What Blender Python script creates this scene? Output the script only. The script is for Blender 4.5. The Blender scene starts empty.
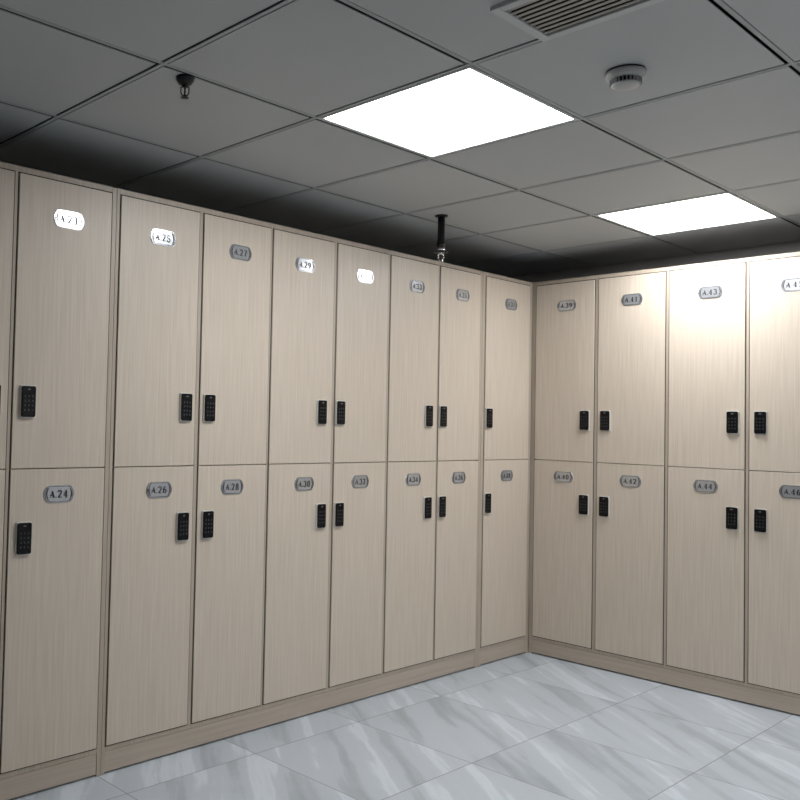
import bpy, bmesh, math, random
from mathutils import Vector, Matrix
random.seed(4)
S = bpy.context.scene
COL = S.collection

# ------------------------------------------------------------------ helpers
def box(bm, x0, x1, y0, y1, z0, z1, bev=0.0, mi=0, seg=1):
    t = bmesh.new()
    v = [t.verts.new(p) for p in ((x0,y0,z0),(x1,y0,z0),(x1,y1,z0),(x0,y1,z0),(x0,y0,z1),(x1,y0,z1),(x1,y1,z1),(x0,y1,z1))]
    for f in ((0,3,2,1),(4,5,6,7),(0,1,5,4),(1,2,6,5),(2,3,7,6),(3,0,4,7)):
        t.faces.new([v[i] for i in f])
    if bev: bmesh.ops.bevel(t, geom=t.edges[:], offset=bev, segments=seg, affect='EDGES')
    for f in t.faces: f.material_index = mi
    merge(bm, t)
def merge(bm, t, M=None):
    if M is not None: bmesh.ops.transform(t, matrix=M, verts=t.verts[:])
    me = bpy.data.meshes.new('tmp'); t.to_mesh(me); t.free(); bm.from_mesh(me); bpy.data.meshes.remove(me)
def prism(bm, pts, y0, y1, bev=0.0, mi=0, seg=2):
    """outline in x,z extruded along y (y0 = front)"""
    t = bmesh.new()
    a = [t.verts.new((x, y0, z)) for x, z in pts]; b = [t.verts.new((x, y1, z)) for x, z in pts]
    n = len(pts); fr = t.faces.new(a); t.faces.new(b[::-1])
    for i in range(n): t.faces.new((a[i], b[i], b[(i+1)%n], a[(i+1)%n]))
    bmesh.ops.recalc_face_normals(t, faces=t.faces[:])
    if bev: bmesh.ops.bevel(t, geom=[e for e in fr.edges], offset=bev, segments=seg, affect='EDGES')
    for f in t.faces: f.material_index = mi
    merge(bm, t)
def lathe(bm, prof, n=32, mi=0, M=None, arcs=None):
    """profile of (radius, z) turned about z"""
    t = bmesh.new(); rings = []
    for r, z in prof:
        if r < 1e-6: rings.append([t.verts.new((0, 0, z))])
        else: rings.append([t.verts.new((r*math.cos(2*math.pi*k/n), r*math.sin(2*math.pi*k/n), z)) for k in range(n)])
    for A, B in zip(rings, rings[1:]):
        for k in range(n):
            q = [A[k % len(A)], A[(k+1) % len(A)], B[(k+1) % len(B)], B[k % len(B)]]
            u = []
            for w in q:
                if w not in u: u.append(w)
            if len(u) > 2: t.faces.new(u)
    bmesh.ops.recalc_face_normals(t, faces=t.faces[:])
    for f in t.faces: f.material_index = mi; f.smooth = True
    merge(bm, t, M)
def tube(bm, pts, r, n=10, mi=0):
    t = bmesh.new(); rings = []
    P = [Vector(p) for p in pts]
    for i, p in enumerate(P):
        d = (P[min(i+1, len(P)-1)] - P[max(i-1, 0)]).normalized()
        a = d.cross(Vector((0.3, 1, 0.1))).normalized(); b = d.cross(a)
        rings.append([t.verts.new(p + r*(math.cos(2*math.pi*k/n)*a + math.sin(2*math.pi*k/n)*b)) for k in range(n)])
    for A, B in zip(rings, rings[1:]):
        for k in range(n): t.faces.new((A[k], A[(k+1)%n], B[(k+1)%n], B[k]))
    t.faces.new(rings[0][::-1]); t.faces.new(rings[-1])
    bmesh.ops.recalc_face_normals(t, faces=t.faces[:])
    for f in t.faces: f.material_index = mi; f.smooth = True
    merge(bm, t)
def mesh_of(name, bm, mats):
    me = bpy.data.meshes.new(name); bm.to_mesh(me); bm.free()
    for m in (mats if isinstance(mats, (list, tuple)) else [mats]): me.materials.append(m)
    return me
def obj(name, data, mats=None, parent=None, loc=(0,0,0)):
    if isinstance(data, bmesh.types.BMesh): data = mesh_of(name, data, mats)
    o = bpy.data.objects.new(name, data); COL.objects.link(o); o.location = loc
    if parent: o.parent = parent
    return o
def thing(name, label, cat, loc=(0,0,0), rotz=0, group=None):
    o = bpy.data.objects.new(name, None); COL.objects.link(o); o.location = loc; o.rotation_euler = (0,0,rotz)
    o.empty_display_size = 0.1
    o['label'] = label; o['category'] = cat
    if group: o['group'] = group
    return o
def struct(name, bm, mats):
    o = obj(name, bm, mats); o['kind'] = 'structure'; return o

# ---------------------------------------------------------------- materials
def mat(name, col, rough=0.5, metal=0.0, spec=0.5):
    m = bpy.data.materials.new(name); m.use_nodes = True
    b = m.node_tree.nodes['Principled BSDF']
    b.inputs['Base Color'].default_value = (*col, 1); b.inputs['Roughness'].default_value = rough
    b.inputs['Metallic'].default_value = metal; b.inputs['Specular IOR Level'].default_value = spec
    return m
def N(m, kind, **kw):
    n = m.node_tree.nodes.new(kind)
    for k, v in kw.items(): setattr(n, k, v)
    return n
def L(m, a, b): m.node_tree.links.new(a, b)
def math_n(m, op, a, b=None, c=None):
    n = N(m, 'ShaderNodeMath', operation=op)
    for i, v in enumerate((a, b, c)):
        if v is None: continue
        if isinstance(v, (int, float)): n.inputs[i].default_value = v
        else: L(m, v, n.inputs[i])
    return n.outputs[0]
def ramp(m, fac, stops):
    r = N(m, 'ShaderNodeValToRGB'); e = r.color_ramp.elements
    while len(e) < len(stops): e.new(0.5)
    for el, (p, c) in zip(e, stops): el.position = p; el.color = (*c, 1)
    L(m, fac, r.inputs[0]); return r.outputs[0]

def wood(name, light, dark, horizontal=False, rough=0.42):
    m = mat(name, light, rough)
    tc = N(m, 'ShaderNodeTexCoord'); oi = N(m, 'ShaderNodeObjectInfo')
    off = N(m, 'ShaderNodeVectorMath', operation='ADD'); L(m, tc.outputs['Object'], off.inputs[0])
    cmb = N(m, 'ShaderNodeCombineXYZ')
    L(m, math_n(m, 'MULTIPLY', oi.outputs['Random'], 37.0), cmb.inputs[0]); L(m, math_n(m, 'MULTIPLY', oi.outputs['Random'], 91.0), cmb.inputs[2])
    L(m, cmb.outputs[0], off.inputs[1])
    def stretched(s, detail):
        mp = N(m, 'ShaderNodeMapping'); mp.inputs['Scale'].default_value = s; L(m, off.outputs[0], mp.inputs[0])
        n = N(m, 'ShaderNodeTexNoise'); n.inputs['Scale'].default_value = 1; n.inputs['Detail'].default_value = detail
        L(m, mp.outputs[0], n.inputs['Vector']); return n.outputs[0]
    s1 = (3, 3, 330) if horizontal else (330, 60, 3)
    s2 = (1.0, 1, 70) if horizontal else (115, 20, 4.0)
    f = math_n(m, 'ADD', math_n(m, 'MULTIPLY', stretched(s1, 2), 0.55), math_n(m, 'MULTIPLY', stretched(s2, 3), 0.45))
    mid = tuple((a+b)/2 for a, b in zip(light, dark))
    c = ramp(m, f, [(0.36, dark), (0.5, mid), (0.62, light)])
    L(m, c, m.node_tree.nodes['Principled BSDF'].inputs['Base Color'])
    b = N(m, 'ShaderNodeBump'); b.inputs['Strength'].default_value = 0.05; b.inputs['Distance'].default_value = 0.001
    L(m, f, b.inputs['Height']); L(m, b.outputs[0], m.node_tree.nodes['Principled BSDF'].inputs['Normal'])
    return m
M_DOOR = wood('pale_oak_laminate', (0.60, 0.522, 0.434), (0.505, 0.434, 0.356))
M_CARC = wood('oak_laminate_carcass', (0.45, 0.385, 0.31), (0.36, 0.30, 0.24))
M_PLINTH = wood('oak_laminate_plinth', (0.46, 0.395, 0.325), (0.39, 0.325, 0.265), horizontal=True)
M_GAPSHADE = mat('dark_brown_gap_shade', (0.022, 0.016, 0.012), 0.7)  # near-black brown that paints the shade lines in the door gaps
M_CHROME = mat('polished_plate_metal', (0.58, 0.595, 0.62), 0.19, 0.68)
M_CHROMEC = mat('chrome_fitting', (0.75, 0.75, 0.76), 0.12, 1.0)
M_INK = mat('black_lettering', (0.006, 0.006, 0.008), 0.5)
M_BLACK = mat('black_gloss_plastic', (0.004, 0.004, 0.005), 0.25, 0, 0.25)
M_KEY = mat('keypad_print', (0.018, 0.021, 0.024), 0.5)
M_HOUS = mat('pale_lock_housing', (0.60, 0.59, 0.56), 0.35, 0.1)
M_MARK = mat('lock_indicator', (0.08, 0.08, 0.08), 0.4)
M_IRON = mat('black_iron', (0.012, 0.012, 0.013), 0.4, 0.3)
M_WHITEP = mat('white_plastic', (0.40, 0.405, 0.40), 0.3)
M_SLOT = mat('dark_slot', (0.01, 0.01, 0.01), 0.8)
M_VENT = mat('vent_white_enamel', (0.52, 0.54, 0.54), 0.4)
M_SLAT = mat('vent_slat_beige', (0.34, 0.325, 0.30), 0.5)
M_TEE = mat('ceiling_grid_metal', (0.40, 0.42, 0.425), 0.6, 0.0)
M_VOID = mat('ceiling_void', (0.01, 0.01, 0.01), 0.9)
M_WALL = mat('painted_wall', (0.42, 0.41, 0.40), 0.8)
M_TOPD = mat('shade_darkened_cabinet_top', (0.07, 0.058, 0.048), 0.9)  # cabinet tops coloured darker to deepen the shade above them

M_TILE = mat('ceiling_tile', (0.52, 0.54, 0.545), 0.6)
_tc = N(M_TILE, 'ShaderNodeTexCoord'); _n = N(M_TILE, 'ShaderNodeTexNoise'); _n.inputs['Scale'].default_value = 1.2; _n.inputs['Detail'].default_value = 3
L(M_TILE, _tc.outputs['Object'], _n.inputs['Vector'])
L(M_TILE, ramp(M_TILE, _n.outputs[0], [(0.3, (0.445,0.46,0.462)), (0.7, (0.475,0.49,0.492))]), M_TILE.node_tree.nodes['Principled BSDF'].inputs['Base Color'])

M_GLOW = bpy.data.materials.new('light_diffuser'); M_GLOW.use_nodes = True
_nt = M_GLOW.node_tree; _nt.nodes.clear()
_e = _nt.nodes.new('ShaderNodeEmission'); _e.inputs[0].default_value = (0.98, 0.99, 1.0, 1); _e.inputs[1].default_value = 20.5
_o = _nt.nodes.new('ShaderNodeOutputMaterial'); _nt.links.new(_e.outputs[0], _o.inputs[0])

# floor: 575 mm grey marble-look tiles, soft diagonal veins, thin joints
PIT, FX, FY = 0.575, -0.470, -0.760
def floor_material():
    m = mat('grey_marble_tiles', (0.5,0.53,0.56), 0.36)
    tc = N(m, 'ShaderNodeTexCoord'); sp = N(m, 'ShaderNodeSeparateXYZ'); L(m, tc.outputs['Object'], sp.inputs[0])
    u = math_n(m, 'DIVIDE', math_n(m, 'SUBTRACT', sp.outputs[0], FX), PIT); v = math_n(m, 'DIVIDE', math_n(m, 'SUBTRACT', sp.outputs[1], FY), PIT)
    iu, iv = math_n(m, 'FLOOR', u), math_n(m, 'FLOOR', v)
    cid = N(m, 'ShaderNodeCombineXYZ'); L(m, iu, cid.inputs[0]); L(m, iv, cid.inputs[1])
    wn = N(m, 'ShaderNodeTexWhiteNoise', noise_dimensions='3D'); L(m, cid.outputs[0], wn.inputs['Vector'])
    mp = N(m, 'ShaderNodeMapping'); mp.inputs['Rotation'].default_value = (0,0,math.radians(-55)); L(m, tc.outputs['Object'], mp.inputs[0])
    mul = N(m, 'ShaderNodeVectorMath', operation='MULTIPLY_ADD'); L(m, wn.outputs['Color'], mul.inputs[0]); mul.inputs[1].default_value = (0.6, 9, 5); L(m, mp.outputs[0], mul.inputs[2])
    # gentle waviness of the veins
    w = N(m, 'ShaderNodeTexNoise'); w.inputs['Scale'].default_value = 2.2; w.inputs['Detail'].default_value = 2; L(m, mul.outputs[0], w.inputs['Vector'])
    wv = N(m, 'ShaderNodeVectorMath', operation='MULTIPLY_ADD'); L(m, w.outputs['Color'], wv.inputs[0]); wv.inputs[1].default_value = (0.0, 0.07, 0); L(m, mul.outputs[0], wv.inputs[2])
    def streak(sx, sy, detail, rg=0.5):
        q = N(m, 'ShaderNodeMapping'); q.inputs['Scale'].default_value = (sx, sy, 1); L(m, wv.outputs[0], q.inputs[0])
        n = N(m, 'ShaderNodeTexNoise'); n.inputs['Scale'].default_value = 1; n.inputs['Detail'].default_value = detail; n.inputs['Roughness'].default_value = rg
        L(m, q.outputs[0], n.inputs['Vector']); return n.outputs[0]
    a = streak(0.8, 8.5, 2.0, 0.4); b = streak(2.0, 26.0, 4.0, 0.55); c = streak(5.0, 7.0, 5.0, 0.6)
    f = math_n(m, 'ADD', math_n(m, 'MULTIPLY', a, 0.62), math_n(m, 'ADD', math_n(m, 'MULTIPLY', b, 0.24), math_n(m, 'MULTIPLY', c, 0.14)))
    col = ramp(m, f, [(0.33, (0.31,0.345,0.375)), (0.42, (0.385,0.425,0.465)), (0.455, (0.45,0.495,0.54)), (0.56, (0.47,0.515,0.565)), (0.60, (0.58,0.63,0.685)), (0.66, (0.50,0.55,0.60))])
    # joints
    du = math_n(m, 'ABSOLUTE', math_n(m, 'SUBTRACT', u, math_n(m, 'ROUND', u))); dv = math_n(m, 'ABSOLUTE', math_n(m, 'SUBTRACT', v, math_n(m, 'ROUND', v)))
    j = math_n(m, 'LESS_THAN', math_n(m, 'MINIMUM', du, dv), 0.0030)
    mx = N(m, 'ShaderNodeMix', data_type='RGBA'); L(m, math_n(m, 'MULTIPLY', j, 0.85), mx.inputs['Factor']); L(m, col, mx.inputs['A']); mx.inputs['B'].default_value = (0.13,0.13,0.14,1)
    L(m, mx.outputs['Result'], m.node_tree.nodes['Principled BSDF'].inputs['Base Color'])
    return m
M_FLOOR = floor_material()

# ---------------------------------------------------------------- room shell
H = 2.248                     # ceiling height
ZT, ZB, ZM, ZTOP = 2.069, 0.101, 1.087, 2.0925
XW, YW = 0.53, 0.53           # wall faces behind the two locker rows
XE, YE = -5.45, -4.05         # opposite walls
bm = bmesh.new(); box(bm, XE-.1, XW+.1, YE-.1, YW+.1, -.1, 0); struct('floor', bm, M_FLOOR)
bm = bmesh.new(); box(bm, XE-.1, XW+.1, YW, YW+.1, 0, H+.12); struct('wall_left', bm, M_WALL)
bm = bmesh.new(); box(bm, XW, XW+.1, YE-.1, YW, 0, H+.12); struct('wall_right', bm, M_WALL)
bm = bmesh.new(); box(bm, XE-.1, XE, YE-.1, YW, 0, H+.12); struct('wall_back', bm, M_WALL)
bm = bmesh.new(); box(bm, XE, XW, YE-.1, YE, 0, H+.12); struct('wall_front', bm, M_WALL)

GX, GY = -0.0602, -0.1100     # one grid crossing
def grid_lines(o, lo, hi):
    k = math.floor((lo-o)/0.6); out = []
    while o + k*0.6 < hi + 0.6: out.append(o + k*0.6); k += 1
    return out
lx = [x for x in grid_lines(GX, XE, XW)]; ly = [y for y in grid_lines(GY, YE, YW)]
LIGHT_CELLS = [(-2.4602, -0.7100), (-0.6602, -0.7100), (-2.4602, -3.1100), (-0.6602, -3.1100)]  # far row is unseen, added as fill to brighten the room
def is_light(x, y): return any(abs(x-a) < .02 and abs(y-b) < .02 for a, b in LIGHT_CELLS)
TW = 0.0060                    # half width of the exposed runner
bm = bmesh.new()
for x0, x1 in zip(lx, lx[1:]):
    for y1, y0 in zip(ly, ly[1:]):
        # cell x0..x1, y1..y0 (y0 is the upper value)
        if is_light(x0, y0): continue
        a, b, c, d = x0+TW+.0035, x1-TW-.0100, y1+TW+.0095, y0-TW-.0030
        a, b, c, d = max(a, XE), min(b, XW), max(c, YE), min(d, YW)
        if b-a < .02 or d-c < .02: continue
        box(bm, a, b, c, d, H, H+.003, .0005)
# board above the tiles: the dark void seen in the open joints
box(bm, XE-.1, XW+.1, YE-.1, YW+.1, H+.07, H+.12, mi=1)
struct('ceiling', bm, [M_TILE, M_VOID])
bm = bmesh.new()
for x in lx:
    if XE < x < XW: box(bm, x-TW, x+TW, YE, YW, H+.0005, H+.0035)
for y in ly:
    if YE < y < YW: box(bm, XE, XW, y-TW, y+TW, H+.0008, H+.0038)
for (y0, y1) in ((YW-.016, YW), (YE, YE+.016)): box(bm, XE, XW, y0, y1, H-.001, H+.02)
for (x0, x1) in ((XW-.016, XW), (XE, XE+.016)): box(bm, x0, x1, YE, YW, H-.001, H+.02)
struct('trim_1', bm, M_TEE)

# ---------------------------------------------------------------- panel lights
def panel_light(x0, y0, label):
    cx, cy = x0+.3, y0-.2975
    t = thing('ceiling_light', label, 'ceiling light', (cx, cy, H), 0, 'square panel lights in the ceiling grid')
    bm = bmesh.new(); h = .2925; w = .011
    box(bm, -h, h, -h, -h+w, -.001, .025); box(bm, -h, h, h-w, h, -.001, .025)
    box(bm, -h, -h+w, -h+w, h-w, -.001, .025); box(bm, h-w, h, -h+w, h-w, -.001, .025)
    obj('frame', bm, M_VENT, t)
    bm = bmesh.new(); box(bm, -h+w, h-w, -h+w, h-w, .003, .008)
    obj('diffuser', bm, M_GLOW, t)
    bm = bmesh.new(); box(bm, -h+w, h-w, -h+w, h-w, .010, .025)
    obj('housing', bm, M_VENT, t)
labs = ['larger-looking square lit ceiling panel, beside the smoke detector and the vent',
        'square lit ceiling panel close above the right-hand locker row',
        'square fill-light panel added out of frame, middle of the far row',
        'square fill-light panel added out of frame, by the right wall of the far row']
for (x, y), lb in list(zip(LIGHT_CELLS, labs)): panel_light(x, y, lb)

# ---------------------------------------------------------------- locker parts
DT = 0.004        # door width, thickness
def outline_plate():
    hw, hh, n = .0575, .030, 5
    q = []
    # right end: shoulder, shallow bulge to a blunt point
    right = [(.036, hh), (.0465, .0265), (.0530, .0165), (.0575, .0065), (.0575, -.0065), (.0530, -.0165), (.0465, -.0265), (.036, -hh)]
    left = [(-x, -z) for x, z in right]
    return (right + left)[::-1]
def plate_mesh():
    bm = bmesh.new()
    prism(bm, outline_plate(), -.0035, 0, bev=.0012)
    return mesh_of('number_plate', bm, M_CHROME)
def stroke(bm, pts, widths, y0, y1):
    """flat stroke in x,z with a width at every point"""
    P = [Vector((x, z)) for x, z in pts]; Lf, Rt = [], []
    for i, p in enumerate(P):
        d = (P[min(i+1, len(P)-1)] - P[max(i-1, 0)]).normalized(); nrm = Vector((-d.y, d.x)) * widths[i] / 2
        Lf.append(p + nrm); Rt.append(p - nrm)
    for i in range(len(P)-1):
        prism(bm, [tuple(Lf[i]), tuple(Lf[i+1]), tuple(Rt[i+1]), tuple(Rt[i])], y0, y1)
# high-contrast serif numerals drawn as strokes, box 0..1 by 0..1.6; (points, widths)
TK, TN = .36, .14
def arc(cx, cz, rx, rz, a0, a1, n=12): return [(cx+rx*math.cos(math.radians(a0+(a1-a0)*k/n)), cz+rz*math.sin(math.radians(a0+(a1-a0)*k/n))) for k in range(n+1)]
def vw(pts):   # vertical runs thick, horizontal runs thin
    out = []
    for i in range(len(pts)):
        a, b = pts[max(i-1,0)], pts[min(i+1,len(pts)-1)]
        l = math.hypot(b[0]-a[0], b[1]-a[1]) or 1
        out.append(TN + (TK-TN)*abs(b[1]-a[1])/l)
    return out
def V(p): return (p, vw(p))
GLY = {
 '0': [V(arc(.5,.8,.36,.72,0,360,24))],
 '1': [V([(.52,.05),(.52,.8),(.52,1.55)]), ([(.2,.05),(.84,.05)],[TN,TN]), ([(.52,1.5),(.22,1.3)],[TN,TN])],
 '2': [V(arc(.48,1.12,.34,.42,170,0,10)+[(.78,.95),(.6,.62),(.32,.3),(.14,.1)]), ([(.12,.1),(.5,.12),(.88,.1),(.9,.36)],[.14,.24,.2,.08])],
 '3': [V(arc(.46,1.18,.32,.36,160,-80,12)), V(arc(.46,.46,.36,.42,80,-165,14))],
 '4': [V([(.66,.05),(.66,.8),(.66,1.55)]), ([(.66,1.5),(.35,1.0),(.06,.48)],[TN,TN,TN]), ([(.04,.48),(.96,.48)],[TN,TN]), ([(.42,.05),(.9,.05)],[TN,TN])],
 '5': [([(.22,1.5),(.84,1.48)],[.16,.2]), ([(.24,1.5),(.2,.9)],[TN,TN]), V(arc(.46,.5,.36,.46,120,-165,14))],
 '6': [V(arc(.5,.48,.34,.42,0,360,20)), V([(.8,1.42),(.5,1.45),(.28,1.15),(.17,.8),(.17,.5)])],
 '7': [([(.12,1.3),(.14,1.48),(.5,1.46),(.9,1.5)],[.08,.2,.18,.14]), V([(.88,1.48),(.6,.95),(.46,.5),(.44,.05)])],
 '8': [V(arc(.5,1.17,.28,.36,0,360,18)), V(arc(.5,.43,.35,.41,0,360,20))],
 '9': [V(arc(.5,1.1,.34,.42,0,360,20)), V([(.83,1.1),(.82,.75),(.68,.35),(.45,.12),(.18,.2)])],
 'A': [([(-.12,.1),(.1,.12),(.35,.6),(.62,1.45)],[.12,TN,TN,.14]), ([(.58,1.45),(.72,.8),(.86,.22),(1.12,.1)],[.2,TK,TK,.12]), ([(.0,.72),(.3,.52),(.75,.55)],[.2,TN,TN])],
 '.': [([(.1,.06),(.1,.28)],[.22,.22])],
}
def lettering_mesh(text):
    bm = bmesh.new(); y0, y1 = -.0042, -.0030; s = .0166
    adv = {'A': 1.34, '.': .42}
    tot = sum(adv.get(c, 1.32) for c in text); x = -tot/2*s + .0008
    for c in text:
        for pts, w in GLY[c]:
            stroke(bm, [(x+px*s, (pz-.8)*s) for px, pz in pts], [q*s for q in w], y0, y1)
        x += adv.get(c, 1.32)*s
    for sg in (-1, 1):     # ornamental brackets following both ends
        a = [(sg*q, z) for q, z in ((.0365,.0225),(.0425,.0165),(.0452,.0085),(.0478,0),(.0452,-.0085),(.0425,-.0165),(.0365,-.0225))]
        stroke(bm, a, [.0010,.0028,.0042,.0050,.0042,.0028,.0010], y0, y1)
        b = [(sg*q, z) for q, z in ((.0400,.0255),(.0490,.0165),(.0535,0),(.0490,-.0165),(.0400,-.0255))]
        stroke(bm, b, [.0016,.0018,.0020,.0018,.0016], y0, y1)
    for z in (.0258, -.0258): stroke(bm, [(-.0405, z), (.0405, z)], [.0016, .0016], y0, y1)
    return mesh_of('lettering', bm, M_INK)
def rounded_rect(hw, hh, r, n=5):
    p = []
    for cx, cz, a in ((hw-r, hh-r, 0), (-hw+r, hh-r, 90), (-hw+r, -hh+r, 180), (hw-r, -hh+r, 270)):
        for k in range(n+1):
            t = math.radians(a+90*k/n); p.append((cx+r*math.cos(t), cz+r*math.sin(t)))
    return p[::-1]
def housing_mesh():
    bm = bmesh.new(); prism(bm, rounded_rect(.0275, .0550, .007), -.0095, 0, bev=.002, seg=2)
    return mesh_of('lock_housing', bm, M_HOUS)
def keypad_mesh():
    bm = bmesh.new(); prism(bm, rounded_rect(.0255, .0515, .0065), -.0135, -.0085, bev=.0020, seg=3)
    for r in range(4):                                     # 3 x 4 key marks
        for c in range(3):
            x, z = (c-1)*.0135, .018-r*.0155
            prism(bm, rounded_rect(.0028, .0036, .001, 2) and [(x+a, z+b) for a, b in rounded_rect(.0026, .0034, .001, 2)], -.0138, -.0130, mi=1)
    prism(bm, [(a, .041+b) for a, b in rounded_rect(.0055, .0028, .0024, 4)], -.0139, -.0130, mi=2)
    return mesh_of('keypad', bm, [M_BLACK, M_KEY, M_MARK])
PLATE, HOUS, KEYP = plate_mesh(), housing_mesh(), keypad_mesh()

def door_mesh(w, h):
    bm = bmesh.new(); box(bm, 0, w, 0, .018, 0, h, .0010)
    return mesh_of('door', bm, M_DOOR)
_dm = {}
def get_door(w, h):
    k = (round(w,4), round(h,4))
    if k not in _dm: _dm[k] = door_mesh(w, h)
    return _dm[k]

DEPTH = 0.50
# plate centres along the row; they were not all fixed in the middle of their door
PX = {23:-2.952, 24:-2.959, 25:-2.558, 26:-2.546, 27:-2.178, 28:-2.193, 29:-1.814, 30:-1.792, 31:-1.428, 32:-1.435, 33:-1.048, 34:-1.053,
      35:-.674, 36:-.684, 37:-.225, 38:-.246, 39:.216, 40:.207, 41:.583, 42:.584, 43:.974, 44:.957, 45:1.343, 46:1.338}
LX = {24: -3.086, 23: -3.086, 26: -2.437, 25: -2.435, 27: -2.322, 28: -2.317, 29: -1.698, 30: -1.691, 31: -1.58, 32: -1.577
      , 33: -0.945, 34: -0.944, 35: -0.831, 36: -0.828, 37: -0.429, 38: -0.432, 39: 0.33, 40: 0.33, 41: 0.446, 42: 0.445, 43: 1.081, 44: 1.081, 45: 1.203, 46: 1.205}
def bank(label, x0, x1, cols, loc, rotz, wide_l=None, wide_r=None):
    """x0..x1 along the row; cols = [(door left, door right, top number, lock side)]"""
    t = thing('locker_cabinet', label, 'locker', loc, rotz, None)
    L0 = x0; pt = .018
    def par(name, a, b, c, d, e, f, m=M_CARC, bev=.0006):
        bm = bmesh.new(); box(bm, a, b, c, d, e, f, bev); return obj(name, bm, m, t)
    g = .0042
    wl, wr = cols[0][0] - g - x0, x1 - cols[-1][1] - g
    e = .0004
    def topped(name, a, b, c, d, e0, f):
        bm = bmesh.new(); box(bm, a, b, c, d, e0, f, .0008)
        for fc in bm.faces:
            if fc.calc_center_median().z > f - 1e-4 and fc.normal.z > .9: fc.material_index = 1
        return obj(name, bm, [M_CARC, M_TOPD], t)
    topped('side_panel', x0+e, x0+wl, 0, DEPTH, 0.0, ZTOP)
    topped('side_panel', x1-wr, x1-e, 0, DEPTH, 0.0, ZTOP)
    topped('top_panel', x0+wl, x1-wr, .0003, DEPTH, ZT+g, ZTOP)
    par('bottom_panel', x0+wl, x1-wr, .0006, DEPTH, ZB-.020, ZB-g)
    par('back_panel', x0+wl, x1-wr, DEPTH-.006, DEPTH, .02, ZT+g)
    bm = bmesh.new(); box(bm, x0+wl+.0005, x1-wr-.0005, .0018, .0195, .0070, ZB-.0212, .0008)
    obj('plinth', bm, M_PLINTH, t)
    for (a, b) in zip(cols, cols[1:]):
        par('divider', a[1]+g, b[0]-g, .0004, DEPTH-.006, ZB-g, ZT+g)
    edges = [x0+wl] + [v for a, b in zip(cols, cols[1:]) for v in (a[1]+g, b[0]-g)] + [x1-wr]
    for k in range(len(cols)):
        par('shelf', edges[2*k], edges[2*k+1], .017, DEPTH-.006, ZM-.009, ZM+.009)
    for (a, b, num, side) in cols:
        for up in (1, 0):
            z0, z1 = (ZM+.0017, ZT) if up else (ZB, ZM-.0017)
            d = obj('door', get_door(b-a, z1-z0), parent=t, loc=(a, -DT, z0))
            d['label'] = 'pale wood locker door with the number plate A.%d' % (num if up else num+1)
            sl = bmesh.new(); w_, h_ = b-a, z1-z0; q = g-.0002       # dark strip round the door, painting shade into the gap
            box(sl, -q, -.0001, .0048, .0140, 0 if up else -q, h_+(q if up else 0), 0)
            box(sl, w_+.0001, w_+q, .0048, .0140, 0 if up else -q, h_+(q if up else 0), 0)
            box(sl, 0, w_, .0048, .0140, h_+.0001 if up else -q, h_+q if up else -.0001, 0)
            obj('gap_shade_strip', sl, M_GAPSHADE, d)
            cx = PX.get(num if up else num+1, (a+b)/2+.008) - a
            obj('number_plate', PLATE, parent=d, loc=(cx, 0, (1.943 if up else 1.0)-z0))
            obj('lettering', lettering_mesh('A.%d' % (num if up else num+1)), parent=d, loc=(cx, 0, (1.943 if up else 1.0)-z0))
            lxp = LX.get(num if up else num+1, b-.055 if side == 'R' else a+.045) - a
            lz = (1.311 if up else .858)-z0
            obj('lock_housing', HOUS, parent=d, loc=(lxp, 0, lz)); obj('keypad', KEYP, parent=d, loc=(lxp, 0, lz))
    return t

colsA = [(-4.250, -3.898, 17, 'L'), (-3.874, -3.529, 19, 'L'), (-3.505, -3.155, 21, 'R'), (-3.136, -2.782, 23, 'L')]
colsB = [(-2.742, -2.387, 25, 'R'), (-2.363, -2.013, 27, 'L'), (-1.996, -1.631, 29, 'R'), (-1.607, -1.262, 31, 'L'), (-1.240, -.876, 33, 'R'), (-.858, -.514, 35, 'L')]
colsC = [(-.458, -.032, 37, 'L')]
bank('pale wood locker bank at the left edge, ending at doors A.23 and A.24', -4.275, -2.760, colsA, (0,0,0), 0)
bank('longest pale wood locker bank on the left wall, twelve doors A.25 to A.36', -2.760, -.488, colsB, (0,0,0), 0)
bank('narrow one-column pale wood locker in the corner with doors A.37 and A.38', -.488, -.0005, colsC, (0,0,0), 0)
colsD = [(.027, .376, 39, 'R'), (.400, .755, 41, 'L'), (.776, 1.132, 43, 'R'), (1.153, 1.503, 45, 'L'), (1.525, 1.875, 47, 'R'), (1.897, 2.247, 49, 'L')]
bank('pale wood locker bank on the right wall, doors A.39 to A.46 in view', .0005, 2.268, colsD, (0,0,0), -math.pi/2)

# ---------------------------------------------------------------- ceiling vent
t = thing('ceiling_vent', 'rectangular slatted air vent with a pale frame in the ceiling', 'vent', (-2.585, -2.0, H))
hx, hy, fw = .118, .47, .024
bm = bmesh.new()
for (a, b, c, d) in ((-hx, hx, -hy, -hy+fw), (-hx, hx, hy-fw, hy), (-hx, -hx+fw, -hy+fw, hy-fw), (hx-fw, hx, -hy+fw, hy-fw)):
    box(bm, a, b, c, d, -.011, 0, .0015)
obj('frame', bm, M_VENT, t)
bm = bmesh.new(); box(bm, -hx+fw, hx-fw, -hy+fw, hy-fw, -.0012, -.0002); obj('backing', bm, M_SLOT, t)
n = 9; w = 2*(hx-fw)/n
for k in range(n):
    x = -hx+fw+w*(k+.5); bm = bmesh.new()
    tb = bmesh.new(); box(tb, -.0068, .0068, -hy+fw, hy-fw, -.0006, .0006)
    merge(bm, tb, Matrix.Translation((x, 0, -.0062)) @ Matrix.Rotation(math.radians(-6), 4, 'Y'))
    obj('slat', bm, M_SLAT, t)

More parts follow.
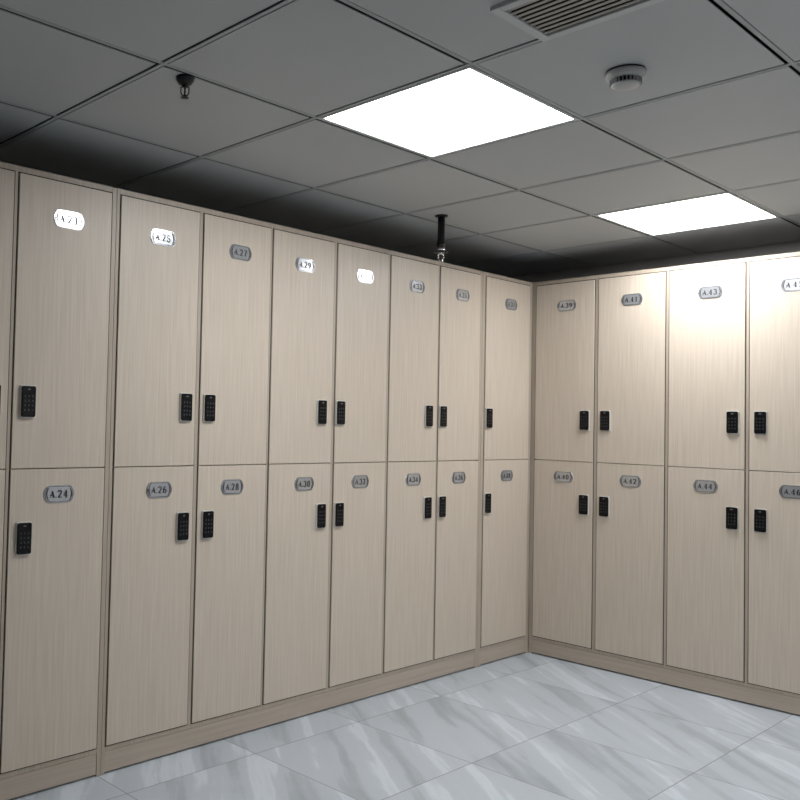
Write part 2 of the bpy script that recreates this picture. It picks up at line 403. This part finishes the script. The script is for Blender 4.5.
# ---------------------------------------------------------------- smoke detector
t = thing('smoke_detector', 'round off-white smoke detector on the ceiling beside the bright panel', 'smoke detector', (-2.124, -1.578, H))
bm = bmesh.new(); lathe(bm, [(0,0),(.0505,0),(.051,-.0025),(.0505,-.0035),(.047,-.004),(0,-.004)], 40); obj('mounting_base', bm, M_SLOT, t)
bm = bmesh.new(); lathe(bm, [(.048,-.004),(.0525,-.005),(.0530,-.010),(.0510,-.018),(.0470,-.0235),(.030,-.0245)], 40); obj('body', bm, M_WHITEP, t)
bm = bmesh.new(); lathe(bm, [(.034,-.024),(.034,-.038)], 40); obj('sensing_chamber', bm, M_SLOT, t)
bm = bmesh.new()
for k in range(24):
    a = 2*math.pi*k/24; tb = bmesh.new(); box(tb, .034, .0420, -.0010, .0010, -.0385, -.0235)
    merge(bm, tb, Matrix.Rotation(a, 4, 'Z'))
obj('grille', bm, M_WHITEP, t)
bm = bmesh.new(); lathe(bm, [(.0,-.0370),(.0375,-.0370),(.0380,-.0385),(.035,-.0415),(.027,-.0442),(.014,-.0456),(0,-.046)], 40); obj('cap', bm, M_WHITEP, t)

# ---------------------------------------------------------------- sprinklers
def head(t, z0, m_body, m_arm, s=1.0, esc=None):
    """frame arms, bulb and toothed deflector below z0"""
    bm = bmesh.new(); lathe(bm, [(0,z0+.004),(.010*s,z0+.004),(.010*s,z0-.006*s),(.007*s,z0-.009*s),(0,z0-.009*s)], 20); obj('nozzle', bm, m_body, t)
    bm = bmesh.new()
    for sg in (-1, 1):
        tube(bm, [(sg*.007*s,0,z0-.005*s),(sg*.0125*s,0,z0-.008*s),(sg*.0125*s,0,z0-.025*s),(sg*.009*s,0,z0-.032*s),(sg*.001,0,z0-.036*s)], .0021*s, 8)
    lathe(bm, [(0,z0-.032*s),(.0045*s,z0-.033*s),(.0045*s,z0-.040*s),(0,z0-.040*s)], 14)
    o = obj('frame_arm', bm, m_arm, t)
    bm = bmesh.new(); lathe(bm, [(0,z0-.009*s),(.0026*s,z0-.010*s),(.0030*s,z0-.020*s),(.0024*s,z0-.031*s),(0,z0-.032*s)], 12); obj('glass_bulb', bm, M_BULB, t)
    bm = bmesh.new(); lathe(bm, [(0,z0-.0395*s),(.006*s,z0-.0395*s),(.0065*s,z0-.041*s),(0,z0-.0412*s)], 20)
    for k in range(12):
        tb = bmesh.new(); box(tb, .005*s, .0125*s, -.0026*s, .0026*s, z0-.0410*s, z0-.0398*s); merge(bm, tb, Matrix.Rotation(2*math.pi*k/12, 4, 'Z'))
    obj('deflector', bm, m_arm, t)
M_BULB = mat('sprinkler_bulb', (0.05, 0.012, 0.01), 0.15)
ROTH = math.radians(-42)
t = thing('fire_sprinkler', 'small dark sprinkler head with a cup collar on the ceiling above door A.25', 'sprinkler', (-2.962, -0.678, H), ROTH, 'ceiling fire sprinklers')
bm = bmesh.new(); lathe(bm, [(0,0),(.027,0),(.0275,-.003),(.0255,-.010),(.018,-.020),(.012,-.023),(0,-.023)], 28); obj('escutcheon', bm, M_IRON, t)
head(t, -.022, M_IRON, M_IRON, .92)
t = thing('fire_sprinkler', 'sprinkler head hanging on a black drop pipe above doors A.33 and A.35', 'sprinkler', (-1.122, -0.201, H), ROTH, 'ceiling fire sprinklers')
bm = bmesh.new(); lathe(bm, [(0,0),(.030,0),(.030,-.005),(.017,-.007),(0,-.007)], 28); obj('flange', bm, M_IRON, t)
bm = bmesh.new(); lathe(bm, [(0,-.006),(.0165,-.006),(.0165,-.128),(.0195,-.130),(.0195,-.148),(.013,-.152),(0,-.152)], 24); obj('drop_pipe', bm, M_IRON, t)
bm = bmesh.new(); lathe(bm, [(0,-.150),(.012,-.150),(.017,-.156),(.0195,-.163),(.017,-.168),(.010,-.171),(0,-.171)], 28); obj('escutcheon', bm, M_CHROMEC, t)
bm = bmesh.new(); lathe(bm, [(0,-.168),(.034,-.171),(.035,-.173),(.012,-.1735),(0,-.1735)], 28); obj('collar_plate', bm, M_IRON, t)
head(t, -.174, M_CHROMEC, M_CHROMEC, 1.0)

# ---------------------------------------------------------------- camera, world
cd = bpy.data.cameras.new('camera'); cam = bpy.data.objects.new('camera', cd); COL.objects.link(cam); S.camera = cam
cx, cy, cz, ya, pi_, ro, F, px, py = (-4.4320570, -2.7106849, 1.2564123, 0.84137127, 0.03225565, 0.02264061, 875.8856, 267.7679, 395.1014)
c, s = math.cos, math.sin
f = Vector((c(ya)*c(pi_), s(ya)*c(pi_), s(pi_))); rt = Vector((s(ya), -c(ya), 0)); up = rt.cross(f)
R = c(ro)*rt + s(ro)*up; U = -s(ro)*rt + c(ro)*up
m = Matrix((( R.x, U.x, -f.x, cx), (R.y, U.y, -f.y, cy), (R.z, U.z, -f.z, cz), (0,0,0,1)))
cam.matrix_world = m
cd.sensor_fit = 'HORIZONTAL'; cd.sensor_width = 36; cd.lens = F/800*36
cd.shift_x = (400-px)/800; cd.shift_y = (py-400)/800
cd.clip_start = .02
w = bpy.data.worlds.new('world'); S.world = w; w.use_nodes = True
w.node_tree.nodes['Background'].inputs[0].default_value = (0,0,0,1); w.node_tree.nodes['Background'].inputs[1].default_value = 0
S.view_settings.view_transform = 'Standard'; S.view_settings.look = 'None'; S.view_settings.gamma = 1; S.view_settings.exposure = 0.0
try: S.view_settings.use_curve_mapping = False
except Exception: pass
